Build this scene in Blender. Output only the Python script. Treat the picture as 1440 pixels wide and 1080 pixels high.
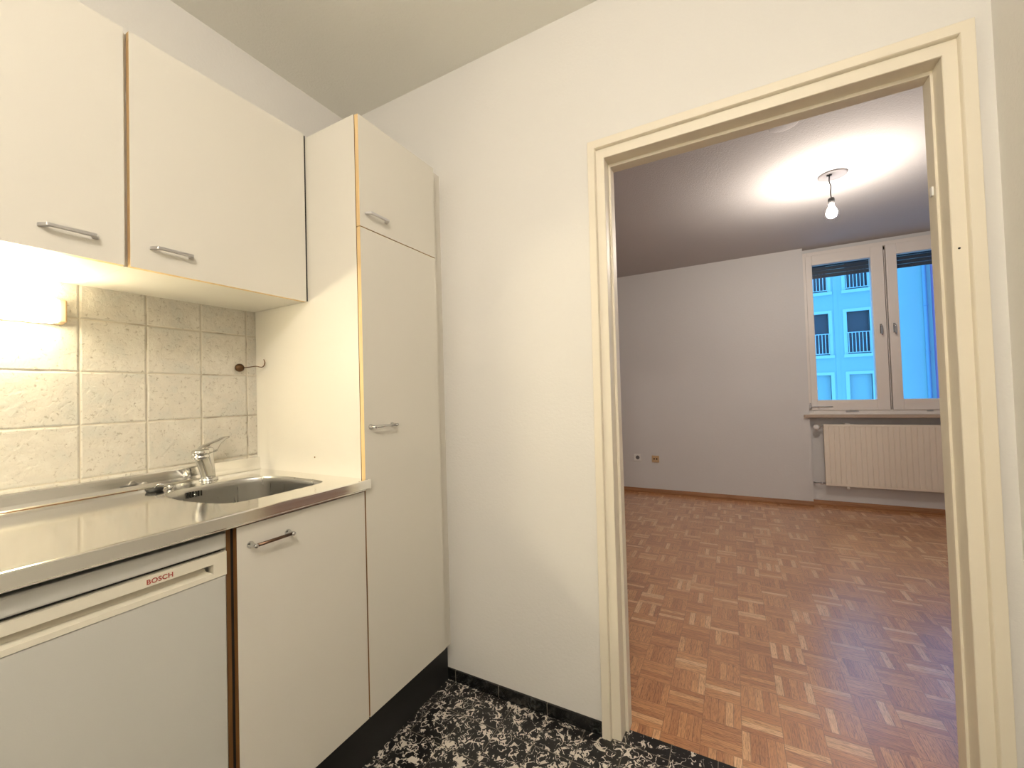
import bpy, bmesh, math, random
from mathutils import Vector, Matrix
random.seed(4)
PI = math.pi
for o in list(bpy.data.objects): bpy.data.objects.remove(o)
S = bpy.context.scene
COL = S.collection

# ------------------------------------------------------------------ camera
cam = bpy.data.cameras.new('camera')
cam.sensor_fit = 'HORIZONTAL'; cam.sensor_width = 36.0
cam.lens = 576.4248 * 36.0 / 1440.0
cam.clip_start = 0.02; cam.clip_end = 200
co = bpy.data.objects.new('camera', cam); COL.objects.link(co)
YAW, PIT, ROL = 0.49120, 0.022967, -0.029817
fw = Vector((-math.sin(YAW)*math.cos(PIT), math.cos(YAW)*math.cos(PIT), math.sin(PIT)))
rt = fw.cross(Vector((0, 0, 1))).normalized(); up = rt.cross(fw)
r2 = math.cos(ROL)*rt + math.sin(ROL)*up
u2 = -math.sin(ROL)*rt + math.cos(ROL)*up
M = Matrix((r2, u2, -fw)).transposed().to_4x4()
M.translation = Vector((1.63638, -1.4159, 1.19773))
co.matrix_world = M
S.camera = co

# ------------------------------------------------------------------ view + world
S.view_settings.view_transform = 'Standard'
S.view_settings.look = 'None'
S.view_settings.gamma = 1.0
S.view_settings.use_curve_mapping = False
S.view_settings.exposure = 0.0

W = bpy.data.worlds.new('world'); S.world = W; W.use_nodes = True
bg = W.node_tree.nodes['Background']
bg.inputs[0].default_value = (0.12, 0.50, 1.0, 1)
bg.inputs[1].default_value = 2.3

KITCHEN_E = 150.0    # emission of the kitchen's opal globe lamp
STRIP_E = 60.0       # emission of the strip lamp under the wall cabinets
BULB_E = 860.0       # emission of the bare bulb in the next room

# ------------------------------------------------------------------ materials
class NT:
    def __init__(s, name):
        s.m = bpy.data.materials.new(name); s.m.use_nodes = True
        s.t = s.m.node_tree; s.b = s.t.nodes['Principled BSDF']
        s.out = s.t.nodes['Material Output']
        s._p = None
    def n(s, typ, **kw):
        x = s.t.nodes.new(typ)
        for k, v in kw.items(): setattr(x, k, v)
        return x
    def l(s, a, b): s.t.links.new(a, b)
    def put(s, sock, v):
        if isinstance(v, bpy.types.NodeSocket): s.l(v, sock)
        else: sock.default_value = v
    def math(s, op, a, b=0.0, c=0.0):
        x = s.n('ShaderNodeMath', operation=op)
        s.put(x.inputs[0], a); s.put(x.inputs[1], b); s.put(x.inputs[2], c)
        return x.outputs[0]
    def pos(s):
        if not s._p: s._p = s.n('ShaderNodeNewGeometry').outputs['Position']
        return s._p
    def xyz(s):
        x = s.n('ShaderNodeSeparateXYZ'); s.l(s.pos(), x.inputs[0]); return x.outputs
    def vec(s, x, y, z):
        c = s.n('ShaderNodeCombineXYZ')
        for i, v in enumerate((x, y, z)): s.put(c.inputs[i], v)
        return c.outputs[0]
    def scale(s, v, sc):
        x = s.n('ShaderNodeVectorMath', operation='MULTIPLY'); s.put(x.inputs[0], v); x.inputs[1].default_value = sc
        return x.outputs[0]
    def noise(s, v, scale=5, detail=2, rough=0.5, dist=0.0, out='Fac'):
        x = s.n('ShaderNodeTexNoise'); s.put(x.inputs['Vector'], v)
        x.inputs['Scale'].default_value = scale; x.inputs['Detail'].default_value = detail
        x.inputs['Roughness'].default_value = rough; x.inputs['Distortion'].default_value = dist
        return x.outputs[out]
    def ramp(s, f, stops, interp='LINEAR'):
        x = s.n('ShaderNodeValToRGB'); s.l(f, x.inputs[0]); x.color_ramp.interpolation = interp
        e = x.color_ramp.elements
        while len(e) < len(stops): e.new(0.5)
        for i, (p, c) in enumerate(stops):
            e[i].position = p; e[i].color = (*c, 1) if len(c) == 3 else c
        return x.outputs[0]
    def mix(s, f, a, b, blend='MIX'):
        x = s.n('ShaderNodeMix', data_type='RGBA', blend_type=blend)
        s.put(x.inputs[0], f)
        for i, v in ((6, a), (7, b)):
            if isinstance(v, bpy.types.NodeSocket): s.l(v, x.inputs[i])
            else: x.inputs[i].default_value = (*v, 1)
        return x.outputs[2]
    def bump(s, h, strength=0.2, dist=0.01):
        x = s.n('ShaderNodeBump'); x.inputs['Strength'].default_value = strength
        x.inputs['Distance'].default_value = dist; s.l(h, x.inputs['Height'])
        s.l(x.outputs[0], s.b.inputs['Normal'])

def srgb(r, g, b):
    f = lambda c: ((c/255+0.055)/1.055)**2.4 if c > 10 else c/255/12.92
    return (f(r), f(g), f(b))

def plain(name, col, rough=0.5, metal=0.0, bump=None, var=0.0, vscale=6, spec=0.5):
    k = NT(name); k.b.inputs['Roughness'].default_value = rough
    k.b.inputs['Metallic'].default_value = metal
    k.b.inputs['Specular IOR Level'].default_value = spec
    k.b.inputs['Base Color'].default_value = (*col, 1)
    if var:
        f = k.noise(k.pos(), vscale, 3)
        k.l(k.mix(f, tuple(c*(1-var) for c in col), tuple(min(1, c*(1+var)) for c in col)), k.b.inputs['Base Color'])
    if bump:
        k.bump(k.noise(k.pos(), bump[0], 3, 0.6), bump[1], bump[2])
    return k.m

m_plaster = plain('white_plaster', (0.765, 0.74, 0.70), 0.85, bump=(90, 0.25, 0.004), var=0.015, vscale=3)
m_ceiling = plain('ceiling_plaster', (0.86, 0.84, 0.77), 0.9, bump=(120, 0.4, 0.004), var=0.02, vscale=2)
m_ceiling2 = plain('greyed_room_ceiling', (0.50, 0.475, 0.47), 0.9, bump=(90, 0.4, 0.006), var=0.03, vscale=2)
m_plaster2 = plain('room_plaster', (0.70, 0.69, 0.69), 0.85, bump=(60, 0.25, 0.005), var=0.015, vscale=3)
m_lacquer = plain('cream_door_frame_paint', (0.80, 0.73, 0.60), 0.42, bump=(25, 0.08, 0.004), var=0.02)
m_white = plain('white_laminate', (0.69, 0.655, 0.585), 0.42, bump=(220, 0.12, 0.001), var=0.012, vscale=4)
m_fridge = plain('fridge_enamel', (0.57, 0.56, 0.515), 0.35, bump=(260, 0.15, 0.001))
m_fridge2 = plain('fridge_cream_plastic', (0.76, 0.71, 0.59), 0.4)
m_black = plain('black_plinth', (0.012, 0.012, 0.012), 0.4)
m_dark = plain('dark_gap', (0.01, 0.008, 0.006), 0.8)
m_chrome = plain('chrome', (0.58, 0.575, 0.57), 0.07, 1.0)
m_nickel = plain('handle_metal', (0.58, 0.57, 0.58), 0.3, 1.0)
m_bar_reflect = plain('chrome_dark_reflection', (0.16, 0.10, 0.07), 0.25, 1.0)  # chrome bar with the dark room's reflection put into its colour
m_brass = plain('aged_bronze', (0.11, 0.06, 0.03), 0.3, 0.9)
m_rubber = plain('black_rubber', (0.01, 0.01, 0.01), 0.5)
m_red = plain('red_print', (0.38, 0.07, 0.05), 0.5)
m_pvc = plain('white_window_frame', (0.82, 0.77, 0.73), 0.4)
m_rad = plain('radiator_enamel', (0.88, 0.80, 0.69), 0.4)
m_radw = plain('white_plastic', (0.88, 0.87, 0.85), 0.4)
m_beige = plain('beige_plastic', (0.60, 0.42, 0.24), 0.45)
m_rose = plain('ceiling_rose_plastic', (0.16, 0.15, 0.155), 0.5)
m_sill = plain('stone_window_sill', (0.50, 0.40, 0.32), 0.4, var=0.12, vscale=60)
m_shut = plain('roller_shutter_slats', (0.06, 0.06, 0.07), 0.5)
m_facade = plain('facade_render', (0.55, 0.63, 0.60), 0.9, var=0.04, vscale=1.2)
m_facade2 = plain('facade_shaded_render', (0.70, 0.30, 0.52), 0.9)  # facade render with the wing's shaded side put into the colour
m_trimw = plain('facade_window_surround', (0.78, 0.82, 0.80), 0.8)
m_winoff = plain('facade_window_glass', (0.13, 0.08, 0.09), 0.25)
m_blind = plain('pale_roller_blind', (0.55, 0.60, 0.58), 0.7)
m_rail = plain('pale_railing', (0.80, 0.80, 0.85), 0.5)
m_pipe = plain('grey_downpipe', (0.36, 0.46, 0.58), 0.5)

def emis(name, col, e):
    k = NT(name); k.b.inputs['Base Color'].default_value = (*col, 1)
    k.b.inputs['Emission Color'].default_value = (*col, 1)
    k.b.inputs['Emission Strength'].default_value = e
    return k.m
m_strip = emis('lit_strip_diffuser', (1.0, 0.90, 0.62), STRIP_E)
m_bulb = emis('lit_bulb', (1.0, 0.90, 0.78), BULB_E)
m_globe = emis('lit_glass_globe', (1.0, 0.935, 0.84), KITCHEN_E)

def wood_mat(name, c1, c2, axis=2):
    k = NT(name); k.b.inputs['Roughness'].default_value = 0.5
    sc = [60, 60, 60]; sc[axis] = 4
    f = k.noise(k.scale(k.pos(), tuple(sc)), 1.0, 3, 0.6, 0.6)
    k.l(k.ramp(f, [(0.3, c1), (0.7, c2)]), k.b.inputs['Base Color'])
    return k.m
m_wood = wood_mat('pine_edge', (0.60, 0.40, 0.18), (0.80, 0.59, 0.31))
m_wood_d = wood_mat('brown_edge_shade_dirt', (0.12, 0.052, 0.013), (0.21, 0.095, 0.024))  # edging wood with shadow put into its colour; also colours the dirty sealant
m_skirt = wood_mat('oak_skirting', (0.26, 0.11, 0.04), (0.42, 0.20, 0.085), axis=0)

# brushed steel
k = NT('brushed_steel'); k.b.inputs['Metallic'].default_value = 1.0
k.b.inputs['Base Color'].default_value = (0.84, 0.83, 0.80, 1)
f = k.noise(k.scale(k.pos(), (300, 6, 300)), 1.0, 3, 0.6)
k.l(k.ramp(f, [(0.3, (0.09,)*3), (0.7, (0.14,)*3)]), k.b.inputs['Roughness'])
k.bump(f, 0.03, 0.001)
m_steel = k.m
k = NT('basin_steel'); k.b.inputs['Metallic'].default_value = 1.0
k.b.inputs['Base Color'].default_value = (0.46, 0.45, 0.43, 1)
f = k.noise(k.scale(k.pos(), (120, 120, 8)), 1.0, 3, 0.6)
k.l(k.ramp(f, [(0.3, (0.27,)*3), (0.7, (0.31,)*3)]), k.b.inputs['Roughness'])
m_basin = k.m

# kitchen wall tiles
def tiles_mat():
    k = NT('marbled_cream_wall_tiles')
    X = k.xyz(); y, z = X[1], X[2]
    u = k.math('DIVIDE', k.math('SUBTRACT', y, -0.5104), 0.1525)
    v = k.math('DIVIDE', k.math('SUBTRACT', z, 1.4486), 0.1525)
    def line(w, hw):
        fr = k.math('FRACT', k.math('ADD', w, 100.0))
        d = k.math('MINIMUM', fr, k.math('SUBTRACT', 1.0, fr))
        return d
    du, dv = line(u, 0), line(v, 0)
    d = k.math('MINIMUM', du, dv)
    cell = k.vec(k.math('FLOOR', u), k.math('FLOOR', v), 0.0)
    wn = k.n('ShaderNodeTexWhiteNoise', noise_dimensions='3D'); k.l(cell, wn.inputs['Vector'])
    off = k.n('ShaderNodeVectorMath', operation='MULTIPLY_ADD')
    k.l(wn.outputs['Color'], off.inputs[0]); off.inputs[1].default_value = (3, 3, 3); k.l(k.pos(), off.inputs[2])
    P = off.outputs[0]
    big = k.noise(P, 14, 4, 0.6, 0.4)
    sm = k.noise(P, 95, 5, 0.7, 0.5)
    base = k.ramp(big, [(0.34, (0.51, 0.495, 0.44)), (0.52, (0.56, 0.52, 0.45)), (0.68, (0.60, 0.57, 0.50))])
    dent = k.ramp(sm, [(0.34, (0.55, 0.52, 0.46)), (0.43, (1, 1, 1))])
    c = k.mix(0.75, base, dent, 'MULTIPLY')
    g = k.ramp(d, [(0.010, (0, 0, 0)), (0.018, (1, 1, 1))])
    gm = k.noise(k.pos(), 9, 3)
    gc = k.ramp(gm, [(0.36, (0.30, 0.26, 0.20)), (0.46, (0.52, 0.47, 0.38))])
    k.l(k.mix(g, gc, c), k.b.inputs['Base Color'])
    k.b.inputs['Roughness'].default_value = 0.42
    h = k.math('ADD', k.math('MULTIPLY', sm, 0.6), k.math('MULTIPLY', k.ramp(d, [(0.0, (0, 0, 0)), (0.035, (1, 1, 1))]), 0.8))
    h = k.math('ADD', h, k.math('MULTIPLY', k.noise(P, 26, 2, 0.5, 1.0), 0.9))
    k.bump(h, 0.75, 0.004)
    return k.m
m_tiles = tiles_mat()

# black and white marbled floor tiles
def floor_mat(name, dens=0.0):
    k = NT(name)
    X = k.xyz(); x, y = X[0], X[1]
    def d1(w, off, p):
        fr = k.math('FRACT', k.math('ADD', k.math('DIVIDE', k.math('SUBTRACT', w, off), p), 50.0))
        return k.math('MULTIPLY', k.math('MINIMUM', fr, k.math('SUBTRACT', 1.0, fr)), p)
    d = k.math('MINIMUM', d1(x, 0.5746, 0.14), d1(y, -0.004, 0.14))
    P = k.pos()
    n1 = k.noise(P, 38, 1.6, 0.5, 0.9)
    rid = k.math('ABSOLUTE', k.math('SUBTRACT', n1, 0.52))
    n2 = k.noise(P, 24, 2, 0.5, 0.6)
    thr = k.math('MULTIPLY', k.math('SUBTRACT', n2, 0.41 + dens), 0.28)
    w = k.math('GREATER_THAN', thr, rid)
    n3 = k.noise(k.scale(P, (1, 1, 1)), 88, 1.5, 0.5, 0.8)
    w2 = k.math('GREATER_THAN', n3, 0.67 + dens)
    w = k.math('MAXIMUM', w, w2)
    c = k.mix(w, (0.012, 0.011, 0.012), (0.74, 0.68, 0.60))
    g = k.math('LESS_THAN', d, 0.0012)
    k.l(k.mix(g, c, (0.22, 0.19, 0.15)), k.b.inputs['Base Color'])
    k.b.inputs['Roughness'].default_value = 0.28
    return k.m
m_floor = floor_mat('black_white_marbled_floor_tiles')
m_thresh = floor_mat('dark_marbled_threshold', 0.07)
def bb_mat():
    k = NT('black_marbled_skirting_tiles')
    X = k.xyz()
    fr = k.math('FRACT', k.math('ADD', k.math('DIVIDE', k.math('SUBTRACT', X[0], 0.5746), 0.2075), 10.0))
    g = k.math('LESS_THAN', fr, 0.008)
    n = k.noise(k.pos(), 45, 4, 0.6, 1.2)
    c = k.ramp(n, [(0.55, (0.008, 0.008, 0.008)), (0.72, (0.05, 0.055, 0.055))])
    k.l(k.mix(g, c, (0.25, 0.22, 0.18)), k.b.inputs['Base Color'])
    k.b.inputs['Roughness'].default_value = 0.2
    return k.m
m_bb = bb_mat()

# mosaic parquet
def parquet_mat():
    k = NT('mosaic_oak_parquet')
    X = k.xyz(); x, y = X[0], X[1]
    B = 0.1242
    u = k.math('DIVIDE', k.math('SUBTRACT', x, 1.4990), B)
    v = k.math('DIVIDE', k.math('SUBTRACT', y, 0.3535), B)
    i, j = k.math('FLOOR', u), k.math('FLOOR', v)
    fu, fv = k.math('SUBTRACT', u, i), k.math('SUBTRACT', v, j)
    par = k.math('FLOORED_MODULO', k.math('ADD', i, j), 2.0)     # 0 = strips along x
    s = k.math('ADD', k.math('MULTIPLY', fv, k.math('SUBTRACT', 1.0, par)), k.math('MULTIPLY', fu, par))
    t = k.math('ADD', k.math('MULTIPLY', fu, k.math('SUBTRACT', 1.0, par)), k.math('MULTIPLY', fv, par))
    s5 = k.math('MULTIPLY', s, 5.0)
    si = k.math('FLOOR', s5); sf = k.math('SUBTRACT', s5, si)
    wn = k.n('ShaderNodeTexWhiteNoise', noise_dimensions='3D'); k.l(k.vec(i, j, si), wn.inputs['Vector'])
    rnd = wn.outputs['Value']
    tone = k.ramp(rnd, [(0.0, (0.46, 0.185, 0.062)), (0.30, (0.58, 0.265, 0.10)), (0.80, (0.66, 0.325, 0.13)), (0.88, (0.76, 0.43, 0.205)), (1.0, (0.84, 0.53, 0.28))])
    gv = k.vec(k.math('ADD', k.math('MULTIPLY', s5, 5.0), k.math('MULTIPLY', rnd, 90.0)),
               k.math('MULTIPLY', t, 2.2), k.math('ADD', k.math('MULTIPLY', i, 3.1), k.math('MULTIPLY', j, 7.7)))
    gr = k.noise(gv, 1.6, 4, 0.65, 1.1)
    grain = k.ramp(gr, [(0.34, (0.50, 0.40, 0.33)), (0.47, (0.92, 0.88, 0.86)), (0.62, (1.2, 1.2, 1.2))])
    c = k.mix(1.0, tone, grain, 'MULTIPLY')
    e1 = k.math('MINIMUM', sf, k.math('SUBTRACT', 1.0, sf))
    e2 = k.math('MULTIPLY', k.math('MINIMUM', t, k.math('SUBTRACT', 1.0, t)), 5.0)
    e = k.math('MINIMUM', e1, e2)
    gap = k.ramp(e, [(0.0, (0.5,)*3), (0.06, (1, 1, 1))])
    k.l(k.mix(1.0, c, gap, 'MULTIPLY'), k.b.inputs['Base Color'])
    k.b.inputs['Roughness'].default_value = 0.34
    k.b.inputs['Specular IOR Level'].default_value = 0.9
    k.b.inputs['Coat Weight'].default_value = 1.0
    k.b.inputs['Coat IOR'].default_value = 1.95
    k.b.inputs['Coat Roughness'].default_value = 0.24
    k.bump(k.math('ADD', e, k.math('MULTIPLY', gr, 0.3)), 0.06, 0.002)
    return k.m
m_parquet = parquet_mat()

# clear window glass
k = NT('window_glass'); k.t.nodes.remove(k.b)
tr = k.n('ShaderNodeBsdfTransparent'); tr.inputs[0].default_value = (0.93, 0.96, 0.97, 1)
gl = k.n('ShaderNodeBsdfGlossy'); gl.inputs['Roughness'].default_value = 0.02
fr = k.n('ShaderNodeFresnel'); fr.inputs[0].default_value = 1.45
mx = k.n('ShaderNodeMixShader')
k.l(k.math('MULTIPLY', fr.outputs[0], 0.6), mx.inputs[0]); k.l(tr.outputs[0], mx.inputs[1]); k.l(gl.outputs[0], mx.inputs[2])
k.l(mx.outputs[0], k.out.inputs[0]); m_glass = k.m

# ------------------------------------------------------------------ mesh helpers
WL = {}
def box(bm, x0, x1, y0, y1, z0, z1, bev=0.0, seg=2, edge_axis=None, mi=1):
    """box; edge_axis: faces whose normal is NOT along that axis get material mi"""
    t = bmesh.new()
    bmesh.ops.create_cube(t, size=1)
    for v in t.verts:
        v.co = Vector(((x0+x1)/2+v.co.x*(x1-x0), (y0+y1)/2+v.co.y*(y1-y0), (z0+z1)/2+v.co.z*(z1-z0)))
    if bev:
        bmesh.ops.bevel(t, geom=list(t.edges), offset=bev, segments=seg, affect='EDGES', profile=0.5)
    t.normal_update()
    if edge_axis is not None:
        for f in t.faces:
            if abs(f.normal[edge_axis]) < 0.6: f.material_index = mi
    merge(bm, t)
def merge(bm, t):
    vm = {v: bm.verts.new(v.co) for v in t.verts}
    for f in t.faces:
        try:
            g = bm.faces.new([vm[v] for v in f.verts]); g.material_index = f.material_index; g.smooth = f.smooth
        except ValueError: pass
    t.free()
def lathe(bm, prof, c=(0, 0, 0), axis=(0, 0, 1), n=32, smooth=True, caps=True):
    ax = Vector(axis).normalized()
    a = ax.orthogonal().normalized(); b = ax.cross(a)
    rings = []
    for r, h in prof:
        if r < 1e-6: rings.append([bm.verts.new(Vector(c)+ax*h)])
        else: rings.append([bm.verts.new(Vector(c)+ax*h+(a*math.cos(2*PI*i/n)+b*math.sin(2*PI*i/n))*r) for i in range(n)])
    for p, q in zip(rings, rings[1:]):
        for i in range(n):
            j = (i+1) % n
            vs = [p[i % len(p)], p[j % len(p)], q[j % len(q)], q[i % len(q)]]
            vs = list(dict.fromkeys(vs))
            if len(vs) > 2:
                f = bm.faces.new(vs); f.smooth = smooth
    if caps:
        for rg, fl in ((rings[0], True), (rings[-1], False)):
            if len(rg) > 2: bm.faces.new(rg[::-1] if fl else rg)
def tube(bm, pts, rad, n=12, close=True):
    pts = [Vector(p) for p in pts]
    rads = rad if isinstance(rad, (list, tuple)) else [rad]*len(pts)
    prev = None; rings = []
    for i, p in enumerate(pts):
        d = (pts[min(i+1, len(pts)-1)]-pts[max(i-1, 0)]).normalized()
        if prev is None: a = d.orthogonal().normalized()
        else: a = (prev-d*prev.dot(d)).normalized()
        prev = a; b = d.cross(a)
        rings.append([bm.verts.new(p+(a*math.cos(2*PI*k/n)+b*math.sin(2*PI*k/n))*rads[i]) for k in range(n)])
    for p, q in zip(rings, rings[1:]):
        for i in range(n):
            f = bm.faces.new([p[i], p[(i+1) % n], q[(i+1) % n], q[i]]); f.smooth = True
    if close: bm.faces.new(rings[0][::-1]); bm.faces.new(rings[-1])
def smooth_path(pts, k=6):
    pts = [Vector(p) for p in pts]; out = []
    for i in range(len(pts)-1):
        p0, p1, p2, p3 = pts[max(i-1, 0)], pts[i], pts[i+1], pts[min(i+2, len(pts)-1)]
        for s in range(k):
            t = s/k
            out.append(0.5*((2*p1)+(-p0+p2)*t+(2*p0-5*p1+4*p2-p3)*t*t+(-p0+3*p1-3*p2+p3)*t**3))
    out.append(pts[-1]); return out

def obj(name, bm, mats, parent=None, label=None, cat=None, group=None, kind=None, base=None):
    bmesh.ops.recalc_face_normals(bm, faces=list(bm.faces))
    xs = [v.co for v in bm.verts]
    lo = Vector((min(v[i] for v in xs) for i in range(3))); hi = Vector((max(v[i] for v in xs) for i in range(3)))
    c = Vector(base) if base else Vector(((lo.x+hi.x)/2, (lo.y+hi.y)/2, lo.z))
    for v in bm.verts: v.co -= c
    me = bpy.data.meshes.new(name); bm.to_mesh(me); bm.free()
    for m in (mats if isinstance(mats, (list, tuple)) else [mats]): me.materials.append(m)
    o = bpy.data.objects.new(name, me); COL.objects.link(o)
    WL[o.name] = c
    if parent: o.parent = parent; o.location = c-WL[parent.name]
    else: o.location = c
    setp(o, label, cat, group, kind)
    return o
def setp(o, label=None, cat=None, group=None, kind=None):
    if label: o['label'] = label
    if cat: o['category'] = cat
    if group: o['group'] = group
    if kind: o['kind'] = kind
def thing(name, loc, label, cat, group=None):
    o = bpy.data.objects.new(name, None); COL.objects.link(o); o.location = loc
    o.empty_display_size = 0.05
    WL[o.name] = Vector(loc); setp(o, label, cat, group); return o
def B(*a, **k):
    bm = bmesh.new(); box(bm, *a, **k); return bm

# ------------------------------------------------------------------ the setting
H = 2.582; H2 = 2.557; XR = 2.224; YD = 3.547; YN = 3.638; YK = -2.55; XL = -0.012
obj('floor', B(XL, XR, YK, -0.0, -0.05, 0.0), m_floor, kind='structure', label='black and white marbled tile floor of the kitchen')
obj('trim_1', B(1.2, 2.2, 0.0, 0.0625, -0.05, 0.0), m_thresh, kind='structure', label='dark marbled threshold strip in the doorway')
obj('floor', B(-0.6, 4.5, 0.0625, 3.70, -0.05, 0.0), m_parquet, kind='structure', label='mosaic oak parquet floor of the next room')
obj('ceiling', B(XL, XR, YK, 0, H, H+0.05), m_ceiling, kind='structure')
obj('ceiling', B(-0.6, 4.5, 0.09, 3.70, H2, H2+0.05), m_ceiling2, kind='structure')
obj('wall_left', B(XL-0.1, XL, YK, 0, 0, H), m_plaster, kind='structure')
obj('wall_right', B(XR, XR+0.1, YK, 0, 0, H), m_plaster, kind='structure')
obj('wall_rear', B(XL-0.1, XR+0.1, YK-0.1, YK, 0, H), m_plaster, kind='structure')
# wall with the doorway, opening cut out
bm = bmesh.new()
box(bm, -0.7, 1.235, 0, 0.09, 0, H+0.05)
box(bm, 2.165, 4.6, 0, 0.09, 0, H+0.05)
box(bm, 1.235, 2.165, 0, 0.09, 2.045, H+0.05)
obj('wall_back', bm, m_plaster, kind='structure')
# far room
bm = bmesh.new()
box(bm, -0.6, 2.3065, YD, 3.95, 0, H2)
obj('wall_far', bm, m_plaster2, kind='structure', label='far wall of the next room')
obj('wall_niche', B(2.3065, 3.58, YN, 3.95, 0, 0.89), m_plaster2, kind='structure', label='recessed wall below the window')
obj('wall_lintel', B(2.3065, 3.58, YN, 3.95, 2.52, H2), m_plaster2, kind='structure', label='narrow strip of wall above the window')
obj('wall_far_side', B(3.58, 4.6, YD, 3.95, 0, H2), m_plaster2, kind='structure')
obj('wall_far_left', B(-0.7, -0.6, 0.09, 3.95, 0, H2), m_plaster2, kind='structure')
obj('wall_far_right', B(4.5, 4.6, 0.09, 3.7, 0, H2), m_plaster2, kind='structure')
# tiled splashback
obj('trim_2', B(XL, 0.0, -2.2, -0.475, 0.93, 1.552), m_tiles, kind='structure', label='cream marbled wall tiles above the worktop')
obj('baseboard_back', B(0.52, 1.197, -0.009, 0.0, 0, 0.046, bev=0.002), m_bb, kind='structure')
def skirting(x0, x1, yw, name='baseboard_far'):
    bm = bmesh.new()
    pr = [(0, 0), (-0.018, 0), (-0.018, 0.018), (-0.013, 0.030), (-0.009, 0.046), (0, 0.048)]
    A = [bm.verts.new((x0, yw+p[0], p[1])) for p in pr]; C = [bm.verts.new((x1, yw+p[0], p[1])) for p in pr]
    for i in range(len(pr)):
        j = (i+1) % len(pr); bm.faces.new([A[i], A[j], C[j], C[i]])
    bm.faces.new(A[::-1]); bm.faces.new(C)
    obj(name, bm, m_skirt, kind='structure')
skirting(-0.6, 2.3065, YD); skirting(2.3065, 3.58, YN, 'baseboard_niche')

# door frame: nested loops (xl_bottom, xl_top, xr_top, xr_bottom, z_top, y)
L = [(1.1985, 1.2165, 2.190, 2.190, 2.0775, 0.0),
     (1.1985, 1.2165, 2.190, 2.190, 2.0775, -0.014),
     (1.1995, 1.2180, 2.189, 2.189, 2.0760, -0.015),
     (1.2270, 1.2400, 2.1645, 2.1645, 2.0505, -0.015),
     (1.2290, 1.2420, 2.1625, 2.1625, 2.0485, -0.012),
     (1.2300, 1.2435, 2.1615, 2.1615, 2.0475, -0.001),
     (1.2600, 1.2700, 2.1350, 2.1350, 2.0160, 0.0),
     (1.2615, 1.2715, 2.1335, 2.1335, 2.0145, 0.002),
     (1.2640, 1.2730, 2.1325, 2.1325, 2.0135, 0.048),
     (1.2645, 1.2735, 2.1320, 2.1320, 2.0130, 0.050),
     (1.2745, 1.2800, 2.1270, 2.1270, 2.0040, 0.050),
     (1.2755, 1.2805, 2.1265, 2.1265, 2.0030, 0.052),
     (1.2760, 1.2810, 2.1262, 2.1262, 2.0028, 0.094),
     (1.2300, 1.2350, 2.1700, 2.1700, 2.0500, 0.094),
     (1.2300, 1.2350, 2.1700, 2.1700, 2.0500, 0.0)]
bm = bmesh.new(); R_ = []
for a, b, c, d, z, y in L:
    R_.append([bm.verts.new(p) for p in ((a, y, 0), (b, y, z), (c, y, z), (d, y, 0))])
R_.append(R_[0])
for p, q in zip(R_, R_[1:]):
    for i in range(3): bm.faces.new([p[i], p[i+1], q[i+1], q[i]])
df = obj('door_1', bm, m_lacquer, kind='structure', label='cream painted stepped door frame of the open doorway', base=(1.7, 0, 0))
bm = bmesh.new(); lathe(bm, [(0.0025, 0), (0.0025, 0.001), (0.0, 0.0015)], (2.146, -0.0005, 1.524), (0, -1, 0), 10)
obj('screw_hole', bm, m_dark, df)
obj('strike_plate', B(2.1225, 2.1268, 0.062, 0.076, 1.688, 1.712, bev=0.001), m_radw, df, label='small white latch keep')

# ------------------------------------------------------------------ handles
def bow_handle(parent, x, yc, z, ln=0.098, mat=None):
    """flat bow handle, runs along y on a face looking to +x"""
    bm = bmesh.new(); h = ln/2
    pr = [(0, -h), (0, -h+0.011), (0.017, -h+0.016), (0.017, h-0.016), (0, h-0.011), (0, h), (0.006, h), (0.024, h-0.009), (0.024, -h+0.009), (0.006, -h)]
    lo = [bm.verts.new((x+a, yc+b, z-0.0036)) for a, b in pr]; hi = [bm.verts.new((x+a, yc+b, z+0.0036)) for a, b in pr]
    n = len(pr)
    for i in range(n): bm.faces.new([lo[i], lo[(i+1) % n], hi[(i+1) % n], hi[i]])
    bm.faces.new(lo[::-1]); bm.faces.new(hi)
    bmesh.ops.bevel(bm, geom=list(bm.edges), offset=0.0008, segments=1, affect='EDGES')
    return obj('handle', bm, mat or m_nickel, parent, label='grey metal bow handle')
def bar_handle(parent, x, yc, z, ln=0.096, bar=None):
    bm = bmesh.new()
    for s in (-1, 1):
        lathe(bm, [(0.0085, 0), (0.0085, 0.002), (0.0060, 0.004), (0.0048, 0.018), (0.0052, 0.027), (0.003, 0.0285), (0, 0.029)], (x, yc+s*ln/2, z), (1, 0, 0), 20)
    bb = bmesh.new(); tube(bb, [(x+0.022, yc-ln/2, z), (x+0.022, yc+ln/2, z)], 0.0042, 14)
    if not bar:
        merge(bm, bb); return obj('handle', bm, m_chrome, parent, label='round chrome bar handle')
    h = obj('handle', bm, m_chrome, parent, label='chrome handle, bar coloured as a dark reflection')
    for f in bb.faces: f.material_index = 1
    me = h.data; t2 = bmesh.new(); t2.from_mesh(me)
    for v in bb.verts: v.co -= WL[h.name]
    merge(t2, bb); t2.to_mesh(me); t2.free(); me.materials.append(bar)
    return h

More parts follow.
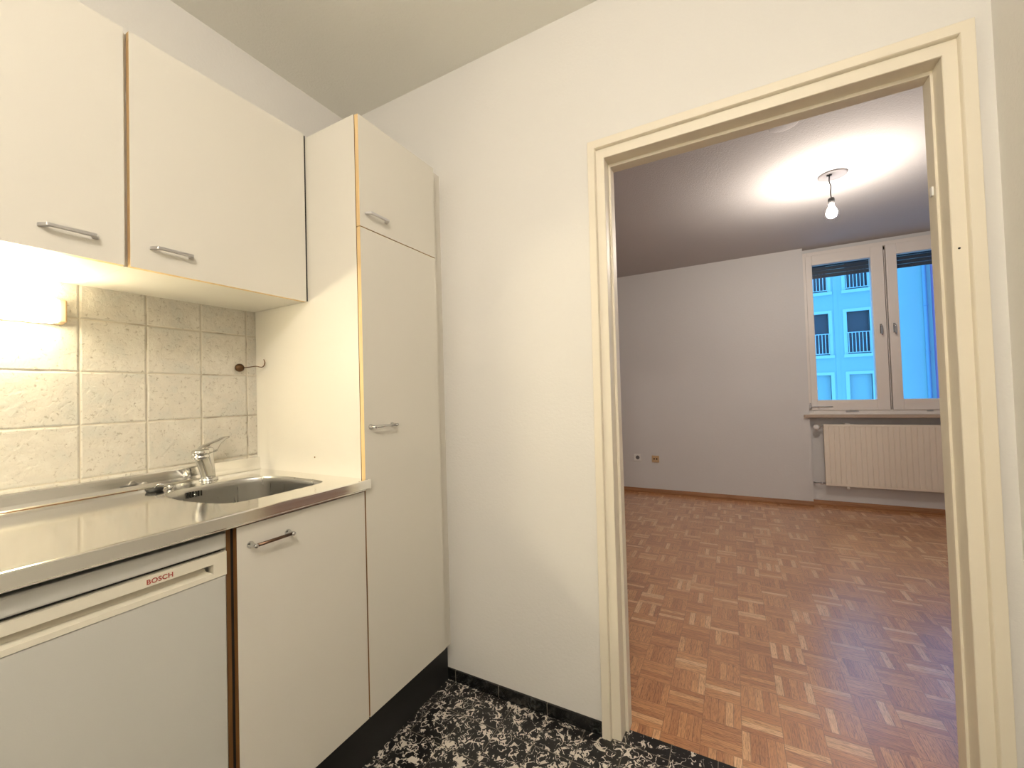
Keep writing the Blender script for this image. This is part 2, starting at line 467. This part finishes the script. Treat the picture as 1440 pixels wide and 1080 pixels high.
# ------------------------------------------------------------------ wall cabinets
ZB, ZT = 1.545, 2.146
def wall_cabinet(y0, y1, hy, hz, label, gapr):
    t = thing('wall_cabinet', ((0.16), (y0+y1)/2, ZB), label, 'cabinet', 'white wall cabinets over the worktop')
    bm = bmesh.new()
    T = 0.016; x1 = 0.304
    box(bm, XL, x1, y0, y0+T, ZB, ZT); box(bm, XL, x1, y1-T, y1, ZB, ZT)
    box(bm, XL, x1, y0+T, y1-T, ZB, ZB+T); box(bm, XL, x1, y0+T, y1-T, ZT-T, ZT)
    box(bm, XL, XL+0.006, y0+T, y1-T, ZB+T, ZT-T)
    bm.normal_update()
    for f in bm.faces:
        if f.normal.x > 0.9 and f.calc_center_median().x > 9: f.material_index = 1
    obj('carcass', bm, [m_white, m_wood_d], t)
    d = obj('door', B(0.3055, 0.3216, y0+0.002, y1-gapr, ZB-0.001, ZT, edge_axis=0), [m_white, m_wood], t, label='white door with pine edging')
    bow_handle(d, 0.3216, hy, hz)
    if y1 > -0.5: obj('gap_shade_strip', B(0.20, 0.319, -0.4783, -0.4747, ZB+0.002, ZT-0.002), m_dark, t, label='black strip standing in for shade in the gap beside the tall cabinet')  # added black strip paints the shade inside this gap
    return t
wall_cabinet(-0.9660, -0.4785, -0.8766, 1.6022, 'white wall cabinet next to the tall cabinet, whole front in view', 0.003)
wall_cabinet(-1.5665, -0.9665, -1.0720, 1.5955, 'white wall cabinet above the lit strip lamp, cut off by the left picture edge', 0.0085)

# ------------------------------------------------------------------ tall cabinet
t = thing('tall_cabinet', (0.29, -0.26, 0), 'tall white larder cabinet in the corner, reaching from the plinth to above the doorway', 'cabinet')
ZK = 0.183
bm = bmesh.new()
T = 0.018
box(bm, XL, 0.5695, -0.4745, -0.4745+T, 0.181, 2.136)
box(bm, XL, 0.5695, -0.100, -0.100+T, 0.181, 2.136)
box(bm, XL, 0.5695, -0.4745+T, -0.100, 0.181, 0.181+T); box(bm, XL, 0.5695, -0.4745+T, -0.100, 2.136-T, 2.136)
box(bm, XL, 0.555, -0.4745+T, -0.100, 1.750, 1.750+T)
box(bm, XL, XL+0.006, -0.4745+T, -0.100, 0.199, 2.118)
bm.normal_update()
for f in bm.faces:
    if f.normal.x > 0.9 and f.calc_center_median().x > 0.3: f.material_index = 1
obj('carcass', bm, [m_white, m_wood_d], t)
d = obj('upper_door', B(0.5712, 0.5872, -0.4735, -0.0870, 1.7612, 2.1330, edge_axis=0), [m_white, m_wood], t, label='small white top door with pine edging')
bow_handle(d, 0.5872, -0.404, 1.8095)
d = obj('lower_door', B(0.5712, 0.5872, -0.4735, -0.0870, ZK, 1.7580, edge_axis=0), [m_white, m_wood], t, label='tall white door with pine edging')
bar_handle(d, 0.5872, -0.3995, 1.1020)
obj('filler_strip', B(0.5375, 0.548, -0.0820, 0.0, 0.147, 2.150), m_white, t)
bm = bmesh.new(); lathe(bm, [(0.003, 0), (0.003, 0.001), (0, 0.0015)], (0.341, -0.4745, 0.995), (0, -1, 0), 10)
obj('screw_hole', bm, m_wood_d, t)

# ------------------------------------------------------------------ sink base cabinet
t = thing('base_cabinet', (0.29, -0.67, 0), 'white one-door base cabinet under the sink basin, right of the refrigerator', 'cabinet')
bm = bmesh.new()
box(bm, XL, 0.5695, -0.8790, -0.8690, 0.181, 0.905)
box(bm, XL, 0.5695, -0.4930, -0.4755, 0.181, 0.905)
box(bm, XL, 0.5695, -0.8690, -0.4930, 0.181, 0.199)
bm.normal_update()
for f in bm.faces:
    if f.normal.x > 0.9 and f.calc_center_median().x > 0.3: f.material_index = 1
obj('carcass', bm, [m_white, m_wood_d], t)
obj('gap_shade_strip', B(0.50, 0.5665, -0.8688, -0.8600, 0.20, 0.90), m_dark, t)  # black filler painting the shade of the gap behind the door edge
obj('seam_shade_strip', B(0.5705, 0.5869, -0.4787, -0.4738, 0.19, 0.898), m_wood_d, t, label='dark brown strip standing in for shade in the seam beside the tall cabinet door')  # added strip: gives the door seam its shade by colour
d = obj('door', B(0.5712, 0.5872, -0.8640, -0.4790, ZK, 0.8975, edge_axis=0), [m_white, m_wood_d], t, label='white door, wood edging coloured brown as in shadow')
bar_handle(d, 0.5872, -0.7850, 0.8480, bar=m_bar_reflect)
# plinth
obj('plinth', B(0.519, 0.537, -1.50, -0.0095, 0.0, 0.1805), m_black, label='black plinth board under the white kitchen cabinets', cat='plinth')

# ------------------------------------------------------------------ refrigerator
t = thing('refrigerator', (0.29, -1.15, 0), 'white under-counter refrigerator with a recessed grip strip, beneath the steel worktop', 'refrigerator')
YR, YL = -0.8800, -1.4300
obj('body', B(0.02, 0.540, YL, YR-0.001, 0.182, 0.892), m_fridge, t)
obj('gasket', B(0.5405, 0.560, YL+0.008, YR-0.006, 0.8476, 0.8544), m_rubber, t, label='dark door gasket')
obj('top_panel', B(0.5405, 0.5755, YL, YR, 0.8545, 0.8895, bev=0.004), m_fridge, t)
obj('door', B(0.5405, 0.5745, YL, YR-0.001, 0.115, 0.7925, bev=0.003), m_fridge, t)
# grip strip with long recess
bm = bmesh.new()
gz0, gz1, gy0, gy1 = 0.8045, 0.8265, -1.401, -0.9085
box(bm, 0.553, 0.5765, YL, YR-0.001, gz1, 0.8475)
box(bm, 0.553, 0.5765, YL, YR-0.001, 0.7940, gz0)
box(bm, 0.553, 0.5765, gy1, YR-0.001, gz0, gz1)
box(bm, 0.553, 0.5765, YL, gy0, gz0, gz1)
A = [bm.verts.new(p) for p in ((0.5765, gy0, gz0), (0.560, gy0, gz0+0.006), (0.542, gy0, gz1+0.002), (0.5765, gy1, gz0), (0.560, gy1-0.008, gz0+0.006), (0.542, gy1-0.010, gz1+0.002))]
bm.faces.new([A[0], A[3], A[4], A[1]]); bm.faces.new([A[1], A[4], A[5], A[2]])
gs = obj('grip_strip', bm, m_fridge2, t, label='cream plastic strip with a long recessed grip')
tc = bpy.data.curves.new('lettering', 'FONT'); tc.body = 'BOSCH'; tc.size = 0.0135; tc.extrude = 0.0002; tc.offset = 0.00035
tc.space_character = 1.06
tc.materials.append(m_red)
tmp = bpy.data.objects.new('tmp', tc); COL.objects.link(tmp); bpy.context.view_layer.update()
me = bpy.data.meshes.new_from_object(tmp.evaluated_get(bpy.context.evaluated_depsgraph_get()))
bpy.data.objects.remove(tmp); me.name = 'lettering'
to = bpy.data.objects.new('lettering', me); COL.objects.link(to)
to.parent = gs; to.location = Vector((0.5768, -1.0310, 0.8315))-WL[gs.name]
to.rotation_euler = (PI/2, 0, PI/2); to['label'] = 'red lettering on the grip strip'

# ------------------------------------------------------------------ worktop with basin
ZC = 0.937
t = thing('worktop', (0.3, -0.98, 0.907), 'stainless steel worktop with built-in sink basin and rear upstand', 'worktop')
bp = [(0.200, -0.852), (0.315, -0.864), (0.420, -0.852), (0.478, -0.832), (0.503, -0.790), (0.507, -0.696), (0.503, -0.600), (0.492, -0.560), (0.453, -0.545), (0.348, -0.541), (0.240, -0.549), (0.182, -0.580), (0.154, -0.645), (0.150, -0.745), (0.163, -0.822)]
def closed_spline(p, k=5):
    n = len(p); out = []
    for i in range(n):
        p0, p1, p2, p3 = [Vector(p[(i+d) % n]) for d in (-1, 0, 1, 2)]
        for s in range(k):
            q = s/k
            out.append(0.5*((2*p1)+(-p0+p2)*q+(2*p0-5*p1+4*p2-p3)*q*q+(-p0+3*p1-3*p2+p3)*q**3))
    return out
rim = closed_spline(bp)
cen = Vector((0.33, -0.70))
x0, x1, y0, y1 = 0.03, 0.601, -1.50, -0.4750
bm = bmesh.new()
# square ring around the basin (inner loop = rim, outer loop = box)
ox0, ox1, oy0, oy1 = 0.09, 0.56, -0.93, y1
def toedge(p):
    d = (p-cen); s = []
    if d.x > 0: s.append((ox1-cen.x)/d.x)
    if d.x < 0: s.append((ox0-cen.x)/d.x)
    if d.y > 0: s.append((oy1-cen.y)/d.y)
    if d.y < 0: s.append((oy0-cen.y)/d.y)
    return cen+d*min(s)
outer = [toedge(p) for p in rim]
for cx, cy in ((ox0, oy0), (ox0, oy1), (ox1, oy0), (ox1, oy1)):
    j = min(range(len(outer)), key=lambda i: (outer[i]-Vector((cx, cy))).length); outer[j] = Vector((cx, cy))
vi = [bm.verts.new((p.x, p.y, ZC)) for p in rim]; vo = [bm.verts.new((p.x, p.y, ZC)) for p in outer]
n = len(rim)
for i in range(n): bm.faces.new([vi[i], vi[(i+1) % n], vo[(i+1) % n], vo[i]])
def quad(a, b, c, d): bm.faces.new([bm.verts.new((p[0], p[1], p[2])) for p in (a, b, c, d)])
def flat(ax0, ax1, ay0, ay1, z=ZC): quad((ax0, ay0, z), (ax1, ay0, z), (ax1, ay1, z), (ax0, ay1, z))
flat(x0, ox0, oy0, oy1); flat(ox1, x1, oy0, oy1); flat(x0, x1, y0, oy0)
# front edge, rounded over
prev = (x1, ZC)
for a, b in ((0.6035, 0.9363), (0.605, 0.934), (0.605, 0.909), (0.603, 0.907), (0.588, 0.907), (0.588, 0.9)):
    quad((prev[0], y0, prev[1]), (prev[0], y1, prev[1]), (a, y1, b), (a, y0, b)); prev = (a, b)
# upstand profile along the wall
prev = (x0, ZC)
for a, b in ((0.024, 0.9378), (0.020, 0.941), (0.0175, 0.950), (0.0165, 0.978), (0.014, 0.982), (0.0, 0.982)):
    quad((prev[0], y0, prev[1]), (prev[0], y1, prev[1]), (a, y1, b), (a, y0, b)); prev = (a, b)
bmesh.ops.remove_doubles(bm, verts=list(bm.verts), dist=0.00005)
obj('worktop_sheet', bm, m_steel, t)
obj('front_edge_end', B(0.5885, 0.605, -0.475, -0.4665, 0.907, ZC, bev=0.0008), m_steel, t)
obj('chipboard_core', B(0.545, 0.587, -1.50, -0.4765, 0.9062, 0.9340), m_dark, t)
bm = bmesh.new(); tube(bm, [(0.0275, -1.5, ZC+0.0003), (0.0275, -0.85, ZC+0.0003)], 0.0012, 6)
obj('sealant_line', bm, m_wood_d, t, label='dark dirty joint along the upstand')
# basin
bm = bmesh.new()
levels = [(1.0, 0.0), (0.985, -0.003), (0.976, -0.008), (0.972, -0.020), (0.955, -0.110), (0.935, -0.135), (0.88, -0.150), (0.80, -0.153), (0.12, -0.158)]
rings = []
for s, dz in levels:
    rings.append([bm.verts.new((cen.x+(p.x-cen.x)*s, cen.y+(p.y-cen.y)*s, ZC+dz)) for p in rim])
for p, q in zip(rings, rings[1:]):
    for i in range(n):
        f = bm.faces.new([p[i], p[(i+1) % n], q[(i+1) % n], q[i]]); f.smooth = True
bm.faces.new(rings[-1])
bs = obj('basin', bm, m_basin, t)
bm = bmesh.new(); lathe(bm, [(0.030, 0), (0.030, 0.003), (0.022, 0.004), (0.020, 0.001), (0, 0.001)], (cen.x, cen.y, ZC-0.158), n=28)
obj('drain', bm, m_chrome, bs)
bm = bmesh.new()
for i in range(6):
    if i in (2, 3): continue
    yy = -0.779+i*0.0075
    box(bm, 0.1590, 0.1635, yy-0.0013, yy+0.0013, 0.9075, 0.9245)
for yy in (-0.764, -0.7565): box(bm, 0.1590, 0.1635, yy-0.0013, yy+0.0013, 0.9075, 0.9245)
obj('overflow_slots', bm, m_dark, bs)
bm = bmesh.new(); lathe(bm, [(0.004, 0), (0.004, 0.002), (0.002, 0.0035), (0, 0.0035)], (0.1635, -0.7602, 0.914), (1, 0, 0), 12)
obj('screw', bm, m_chrome, bs)

# sink plug lying on the worktop
t = thing('sink_plug', (0.105, -0.845, ZC), 'black rubber sink plug with a chrome pull lying left of the faucet', 'plug')
bm = bmesh.new(); lathe(bm, [(0.019, 0), (0.022, 0.006), (0.022, 0.009), (0.0, 0.0095)], (0.105, -0.838, ZC+0.0005), n=28)
obj('plug_disc', bm, m_rubber, t)
bm = bmesh.new()
tube(bm, smooth_path([(0.105, -0.838, ZC+0.009), (0.108, -0.832, ZC+0.018), (0.114, -0.822, ZC+0.018), (0.114, -0.812, ZC+0.009), (0.108, -0.806, ZC+0.004)]), 0.0022, 8)
lathe(bm, [(0.0, 0), (0.006, 0.001), (0.0085, 0.005), (0.0085, 0.009), (0.005, 0.012), (0, 0.0125)], (0.106, -0.800, ZC), n=18)
obj('pull', bm, m_chrome, t)

# ------------------------------------------------------------------ faucet
t = thing('faucet', (0.082, -0.690, ZC), 'chrome single-lever mixer faucet behind the sink basin', 'faucet')
bx, by = 0.076, -0.6800
ax_ = Vector((0.10, -0.14, 1)).normalized()
bm = bmesh.new()
lathe(bm, [(0.0265, 0), (0.0265, 0.004), (0.0235, 0.009), (0.0, 0.009)], (bx, by, ZC+0.0002), (0, 0, 1), 32)
lathe(bm, [(0.0205, 0.004), (0.0200, 0.040), (0.0210, 0.070), (0.0225, 0.090), (0.0215, 0.096), (0.0, 0.096)], (bx, by, ZC), ax_, 32)
obj('body', bm, m_chrome, t)
hp = Vector((0.1385, -0.7320, ZC+0.084))
bm = bmesh.new()
p0 = Vector((bx, by, ZC+0.022)) + Vector((0.006, -0.008, 0))
tube(bm, smooth_path([p0, p0.lerp(hp, 0.35)+Vector((0, 0, 0.006)), p0.lerp(hp, 0.7)+Vector((0, 0, 0.010)), hp+Vector((0, 0, 0.010))]), [0.0175]*6+[0.0180]*6+[0.0185]*6+[0.0190], 24)
obj('spout', bm, m_chrome, t)
bm = bmesh.new()
lathe(bm, [(0.0190, 0), (0.0225, 0.001), (0.0230, 0.009), (0.0205, 0.0100), (0.0205, 0.0125), (0.0230, 0.0135), (0.0230, 0.0235), (0.0205, 0.0270), (0, 0.028)], hp, (0.06, -0.05, 1), 28)
obj('aerator_head', bm, m_chrome, t)
bm = bmesh.new()
ca = Vector((bx, by, ZC))+ax_*0.0965
lathe(bm, [(0.0225, 0), (0.0235, 0.005), (0.0225, 0.012), (0.016, 0.018), (0, 0.019)], ca, ax_, 28)
# lever: thick wedge over the cartridge thinning into a blade that rises to the back
sec = [(-0.024, 0.010, 0.014, 0.006, -0.002), (-0.010, 0.017, 0.018, 0.012, -0.010), (0.012, 0.024, 0.018, 0.012, -0.022), (0.032, 0.030, 0.016, 0.009, -0.024), (0.048, 0.037, 0.014, 0.006, -0.008), (0.070, 0.046, 0.011, 0.0045, -0.004), (0.088, 0.048, 0.007, 0.003, -0.003)]
dirv = Vector((-0.30, 0.95, 0)).normalized(); side = dirv.cross(Vector((0, 0, 1)))
rings = []
for a, hgt, w, tp, bt in sec:
    c = ca+dirv*a+Vector((0, 0, hgt-0.006))
    rings.append([bm.verts.new(c+side*sx*w+Vector((0, 0, z))) for sx, z in ((-0.8, bt), (-1, (tp+bt)/2), (-0.75, tp*0.8), (0, tp), (0.75, tp*0.8), (1, (tp+bt)/2), (0.8, bt))])
for p, q in zip(rings, rings[1:]):
    for i in range(7):
        f = bm.faces.new([p[i], p[(i+1) % 7], q[(i+1) % 7], q[i]]); f.smooth = (i not in (6,))
bm.faces.new(rings[0][::-1]); bm.faces.new(rings[-1])
obj('lever', bm, m_chrome, t)

# ------------------------------------------------------------------ towel hook
t = thing('wall_hook', (0.0, -0.543, 1.31), 'small dark bronze hook on the wall tiles beside the tall cabinet', 'hook')
bm = bmesh.new(); lathe(bm, [(0.010, 0), (0.0135, 0.004), (0.0155, 0.011), (0.0145, 0.018), (0.0095, 0.024), (0, 0.0265)], (0.0, -0.5425, 1.3245), (1, 0, 0), 24)
obj('rosette', bm, m_brass, t)
bm = bmesh.new()
tube(bm, smooth_path([(0.018, -0.535, 1.3245), (0.030, -0.522, 1.326), (0.050, -0.504, 1.3295), (0.058, -0.496, 1.327), (0.064, -0.489, 1.3265), (0.068, -0.484, 1.333), (0.069, -0.482, 1.345), (0.066, -0.484, 1.356)]), 0.0019, 8)
obj('hook_arm', bm, m_brass, t)

# ------------------------------------------------------------------ strip lamp on the tiles
t = thing('strip_lamp', (0.0, -1.25, 1.415), 'lit white strip lamp with beige end cap on the tiles under the cabinets', 'lamp')
obj('lamp_base', B(0.0, 0.026, -1.63, -1.003, 1.424, 1.492, bev=0.003), m_beige, t)
obj('diffuser', B(0.0262, 0.060, -1.62, -1.022, 1.4215, 1.4905, bev=0.012, seg=4), m_strip, t)
obj('end_cap', B(0.0262, 0.050, -1.0218, -1.004, 1.426, 1.488, bev=0.004), m_beige, t)

# ------------------------------------------------------------------ kitchen ceiling lamp (behind the camera)
KX, KY, KZ = 1.70, -1.98, 2.38
t = thing('ceiling_lamp', (KX, KY, KZ-0.09), 'lit opal glass globe lamp hanging from the kitchen ceiling', 'lamp')
bm = bmesh.new(); lathe(bm, [(0, -0.018), (0.045, -0.018), (0.05, -0.012), (0.05, 0.0), (0, 0)], (KX, KY, H), n=32); obj('mount', bm, m_radw, t)
bm = bmesh.new(); tube(bm, [(KX, KY, H-0.018), (KX, KY, KZ+0.085)], 0.006, 12); obj('stem', bm, m_radw, t)
bm = bmesh.new(); lathe(bm, [(0.09*math.sin(PI*q/14), 0.09*-math.cos(PI*q/14)) for q in range(15)], (KX, KY, KZ), n=28, caps=False); obj('globe', bm, m_globe, t)

# ------------------------------------------------------------------ pendant bulb in the next room
PX, PY = 2.243, 1.863
t = thing('pendant_bulb', (PX, PY, 2.25), 'lit bare light bulb hanging on a short cord from a round ceiling rose', 'lamp')
bm = bmesh.new(); lathe(bm, [(0, -0.012), (0.072, -0.012), (0.079, -0.008), (0.079, 0), (0, 0)], (PX+0.022, PY+0.045, H2), n=36); obj('ceiling_rose', bm, m_rose, t, label='grey round ceiling rose')
bm = bmesh.new()
tube(bm, smooth_path([(PX, PY+0.008, H2-0.010), (PX-0.004, PY, 2.50), (PX+0.003, PY, 2.465), (PX, PY, 2.43), (PX+0.002, PY, 2.392)]), 0.0034, 8)
box(bm, PX-0.014, PX+0.012, PY+0.0, PY+0.018, H2-0.020, H2-0.0125, bev=0.002)
obj('cord', bm, m_rubber, t)
bm = bmesh.new(); lathe(bm, [(0.006, 0.045), (0.016, 0.040), (0.018, 0.030), (0.017, 0.0), (0, 0.0)], (PX+0.002, PY, 2.348), n=24); obj('socket', bm, m_rubber, t)
bm = bmesh.new(); lathe(bm, [(0.0, 0), (0.012, 0.002), (0.024, 0.012), (0.030, 0.028), (0.029, 0.042), (0.022, 0.060), (0.014, 0.076), (0.013, 0.088)], (PX+0.001, PY, 2.260), n=28); obj('bulb', bm, m_bulb, t)

# smoke detector
t = bmesh.new(); lathe(t, [(0, -0.008), (0.062, -0.008), (0.068, -0.006), (0.070, 0), (0, 0)], (1.925, 1.115, H2), n=36)
obj('ceiling_cover', t, m_ceiling2, label='round white cover on the next room ceiling, mostly hidden by the door lintel', cat='ceiling cover')

# ------------------------------------------------------------------ wall sockets far wall
t = thing('wall_socket', (0.633, YD, 0.36), 'white square power socket low on the far wall, the left of the pair', 'socket')
bm = B(0.593, 0.673, YD-0.010, YD, 0.362, 0.442, bev=0.003); p = obj('plate', bm, m_radw, t)
bm = bmesh.new(); lathe(bm, [(0.022, 0.010), (0.022, 0.011), (0.019, 0.0112), (0.018, 0.0105), (0, 0.0105)], (0.633, YD, 0.402), (0, -1, 0), 28); obj('insert', bm, m_rose, p)
t = thing('wall_socket', (0.833, YD, 0.355), 'beige antenna socket low on the far wall, right of the white one', 'socket')
p = obj('plate', B(0.793, 0.873, YD-0.012, YD, 0.353, 0.431, bev=0.004), m_beige, t)
for dx in (-0.014, 0.014):
    bm = bmesh.new(); lathe(bm, [(0.0085, 0.012), (0.0085, 0.013), (0, 0.0132)], (0.833+dx, YD, 0.394), (0, -1, 0), 16); obj('jack', bm, m_dark, p)

# ------------------------------------------------------------------ window
w = thing('window_1', (2.94, 3.60, 0.90), 'two-sash white window with roller shutter boxes, above the radiator', 'window'); w['kind'] = 'structure'
del w['category']; w['label'] = 'white two-sash window above the radiator'
F0, F1 = 3.592, 3.655
XW0, XW1, XM = 2.3105, 3.576, 2.943
def frame(x0, x1, z0, z1, wd, y0, y1, bev=0.003, wb=None, wt=None):
    bm = bmesh.new(); wb = wb or wd; wt = wt or wd
    box(bm, x0, x0+wd, y0, y1, z0, z1, bev=bev); box(bm, x1-wd, x1, y0, y1, z0, z1, bev=bev)
    box(bm, x0+wd, x1-wd, y0, y1, z0, z0+wb, bev=bev); box(bm, x0+wd, x1-wd, y0, y1, z1-wt, z1, bev=bev)
    return bm
obj('window_frame', frame(XW0, XW1, 0.902, 2.517, 0.040, F0+0.012, 3.70, wb=0.042), m_pvc, w)
obj('sill_board', B(2.3070, 3.578, 3.57, 3.64, 0.9015, 0.908, bev=0.001), m_pvc, w)
obj('mullion', B(XM-0.020, XM+0.012, F0+0.030, 3.69, 0.944, 2.476), m_dark, w, label='dark rebate between the two sashes')
for (a, b, g0, g1, hx) in ((2.334, XM-0.012, 2.3865, 2.838, 2.889), (XM+0.006, 3.552, 3.024, 3.495, 2.984)):
    bm = bmesh.new()
    zb, zt, gb, gt = 0.940, 2.482, 1.040, 2.384
    box(bm, a, g0, F0, 3.66, zb, zt, bev=0.004); box(bm, g1, b, F0, 3.66, zb, zt, bev=0.004)
    box(bm, g0, g1, F0, 3.66, zb, gb, bev=0.004); box(bm, g0, g1, F0, 3.66, gt, zt, bev=0.004)
    s = obj('sash', bm, m_pvc, w)
    obj('pane', B(g0-0.002, g1+0.002, 3.625, 3.628, gb-0.002, gt+0.002), m_glass, s)
    bm = bmesh.new()
    box(bm, hx-0.009, hx+0.009, F0-0.005, F0, 1.655, 1.745, bev=0.002)
    tube(bm, smooth_path([(hx, F0-0.005, 1.728), (hx, F0-0.028, 1.726), (hx, F0-0.036, 1.715), (hx, F0-0.036, 1.66), (hx, F0-0.030, 1.640)]), 0.0065, 10)
    obj('handle', bm, m_chrome, s, label='metal window handle')
bm = bmesh.new()
box(bm, 2.305, 2.330, F0-0.020, F0+0.002, 0.955, 1.000, bev=0.003)
box(bm, 2.330, 2.500, F0-0.010, F0-0.001, 0.972, 0.984, bev=0.002)
tube(bm, [(2.322, F0-0.012, 0.955), (2.322, F0-0.012, 1.012)], 0.006, 10)
obj('hinge', bm, m_nickel, w, label='metal corner hinge with stay arm')
bm = bmesh.new()
box(bm, 2.60, 2.70, F0+0.004, F0+0.011, 0.925, 0.937, bev=0.001); obj('locking_plate', bm, m_nickel, w)
obj('locking_plate', B(3.18, 3.22, F0+0.004, F0+0.011, 0.928, 0.937, bev=0.001), m_nickel, w)
obj('astragal', B(XM-0.006, XM-0.0015, F0+0.006, F0+0.029, 0.945, 2.44), m_pvc, w, label='pale strip in the gap between the sashes')
# roller shutter outside, mostly rolled up
bm = bmesh.new()
for i in range(7):
    z = 2.276+i*0.038
    box(bm, 2.33, 3.56, 3.735, 3.747, z, z+0.036, bev=0.004)
obj('shutter', bm, m_shut, w, label='dark roller shutter slats, rolled up')
# exterior sides of the opening
# window sill
obj('window_sill', B(2.2575, 3.62, 3.515, 3.637, 0.872, 0.901, bev=0.003), m_sill, label='brown stone window sill under the white window', cat='sill')

# ------------------------------------------------------------------ radiator
t = thing('radiator', (3.0, 3.58, 0.2), 'cream ribbed panel radiator below the window sill', 'radiator')
RX0, RX1, RZ0, RZ1 = 2.413, 3.53, 0.212, 0.806
bm = bmesh.new(); nx = int(round((RX1-RX0)/0.0400)); pts = []
pw = (RX1-RX0)/nx
for i in range(nx):
    a = RX0+i*pw
    pts += [(a, 3.552), (a+pw*0.10, 3.5455), (a+pw*0.86, 3.5455), (a+pw*0.96, 3.552)]
pts.append((RX1, 3.552))
for z0, z1 in ((RZ0+0.022, RZ1-0.022),):
    lo = [bm.verts.new((a, b, z0)) for a, b in pts]; hi = [bm.verts.new((a, b, z1)) for a, b in pts]
    for i in range(len(pts)-1): bm.faces.new([lo[i], lo[i+1], hi[i+1], hi[i]])
box(bm, RX0, RX1, 3.548, 3.575, RZ0, RZ0+0.023, bev=0.003); box(bm, RX0, RX1, 3.548, 3.575, RZ1-0.023, RZ1, bev=0.003)
box(bm, RX0, RX0+0.006, 3.5475, 3.575, RZ0+0.01, RZ1-0.01); box(bm, RX1-0.006, RX1, 3.5475, 3.575, RZ0+0.01, RZ1-0.01)
box(bm, RX0+0.006, RX1-0.006, 3.554, 3.572, RZ0+0.02, RZ1-0.02)
obj('panel', bm, m_rad, t)
bm = bmesh.new()
tube(bm, [(2.380, 3.575, 0.777), (2.420, 3.570, 0.777)], 0.008, 10); tube(bm, [(2.372, 3.577, 0.777), (2.372, 3.640, 0.777)], 0.008, 10)
v = obj('valve_body', bm, m_nickel, t)
bm = bmesh.new(); lathe(bm, [(0.016, 0), (0.024, 0.004), (0.025, 0.035), (0.021, 0.045), (0, 0.047)], (2.372, 3.572, 0.777), (-0.55, -0.83, 0), 24)
obj('thermostat_knob', bm, m_radw, v, label='white thermostat knob')
bm = bmesh.new(); tube(bm, [(2.330, 3.600, 0.222), (2.420, 3.575, 0.228)], 0.007, 10); tube(bm, [(2.332, 3.598, 0.222), (2.332, 3.640, 0.222)], 0.007, 10)
tube(bm, [(2.375, 3.586, 0.225), (2.400, 3.580, 0.227)], 0.012, 12)
obj('return_pipe', bm, m_nickel, t)
for xx in (2.585, 3.35):
    bm = bmesh.new(); lathe(bm, [(0.008, 0), (0.012, 0.006), (0.012, 0.020), (0.006, 0.026)], (xx, 3.560, RZ0), (0, 0, -1), 14)
    obj('bracket_knob', bm, m_radw, t)
for xx in (2.60, 3.35):
    obj('bracket', B(xx-0.02, xx+0.02, 3.556, 3.637, RZ1+0.0002, RZ1+0.008, bev=0.002), m_radw, t)

# ------------------------------------------------------------------ building across the street
FY = 22.0
b = thing('apartment_building', (6.0, FY, -6.0), 'pale apartment building across the street seen through the window', 'building')
cols = [(2.00, 2.80), (3.43, 4.23), (4.86, 5.66), (6.32, 7.12)]
rows = [(-0.28, 1.60, 'blind'), (2.54, 4.42, 'rail'), (5.44, 7.30, 'rail'), (8.30, 10.2, 'rail')]
bm = bmesh.new()
xs = [0.0]+[c for cc in cols for c in cc]+[12.0]
zs = [-6.0]+[r for rr in rows for r in rr[:2]]+[13.0]
for i in range(len(xs)-1):
    for j in range(len(zs)-1):
        if i % 2 == 1 and j % 2 == 1: continue
        box(bm, xs[i], xs[i+1], FY, FY+0.4, zs[j], zs[j+1])
box(bm, 0, 12, FY+0.6, FY+4, -6, 13)
for xx in (5.92, 4.49):      # shallow pilaster strips between the windows
    box(bm, xx-0.05, xx+0.10, FY-0.02, FY, -6, 13)
obj('facade', bm, m_facade, b)
for ci, (xa, xb_) in enumerate(cols):
    for zi, (za, zb_, kind) in enumerate(rows):
        if ci < 2 and zi != 1: pass
        bm = bmesh.new(); o_ = 0.13
        box(bm, xa-o_, xa, FY-0.06, FY+0.10, za-0.10, zb_+0.13); box(bm, xb_, xb_+o_, FY-0.06, FY+0.10, za-0.10, zb_+0.13)
        box(bm, xa, xb_, FY-0.06, FY+0.10, zb_, zb_+0.13); box(bm, xa-o_-0.03, xb_+o_+0.03, FY-0.14, FY+0.05, za-0.17, za-0.04)
        s = obj('window_surround', bm, m_trimw, b)
        obj('pane', B(xa, xb_, FY+0.14, FY+0.18, za, zb_), m_blind if kind == 'blind' else m_winoff, s)
        if kind == 'rail':
            bm = bmesh.new(); zr = za+0.92
            box(bm, xa-0.08, xb_+0.08, FY-0.12, FY-0.09, zr, zr+0.03); box(bm, xa-0.08, xb_+0.08, FY-0.12, FY-0.09, za+0.02, za+0.05)
            for q in range(7):
                xx = xa+0.03+q*(xb_-xa-0.06)/6; box(bm, xx-0.013, xx+0.013, FY-0.115, FY-0.095, za+0.03, zr)
            obj('railing', bm, m_rail, s)
bm = bmesh.new(); tube(bm, [(8.93, FY-0.10, -6), (8.93, FY-0.10, 13)], 0.065, 12)
for z in (4.36, 2.37, 6.4, 0.4): lathe(bm, [(0.085, 0), (0.085, 0.06)], (8.93, FY-0.10, z), n=14)
dp = obj('downpipe', bm, m_pipe, b, label='grey blue rain pipe')
obj('side_wing', B(9.16, 12.0, FY-1.6, FY, -6, 13), m_facade2, b, label='projecting wing with its shade put into the colour')
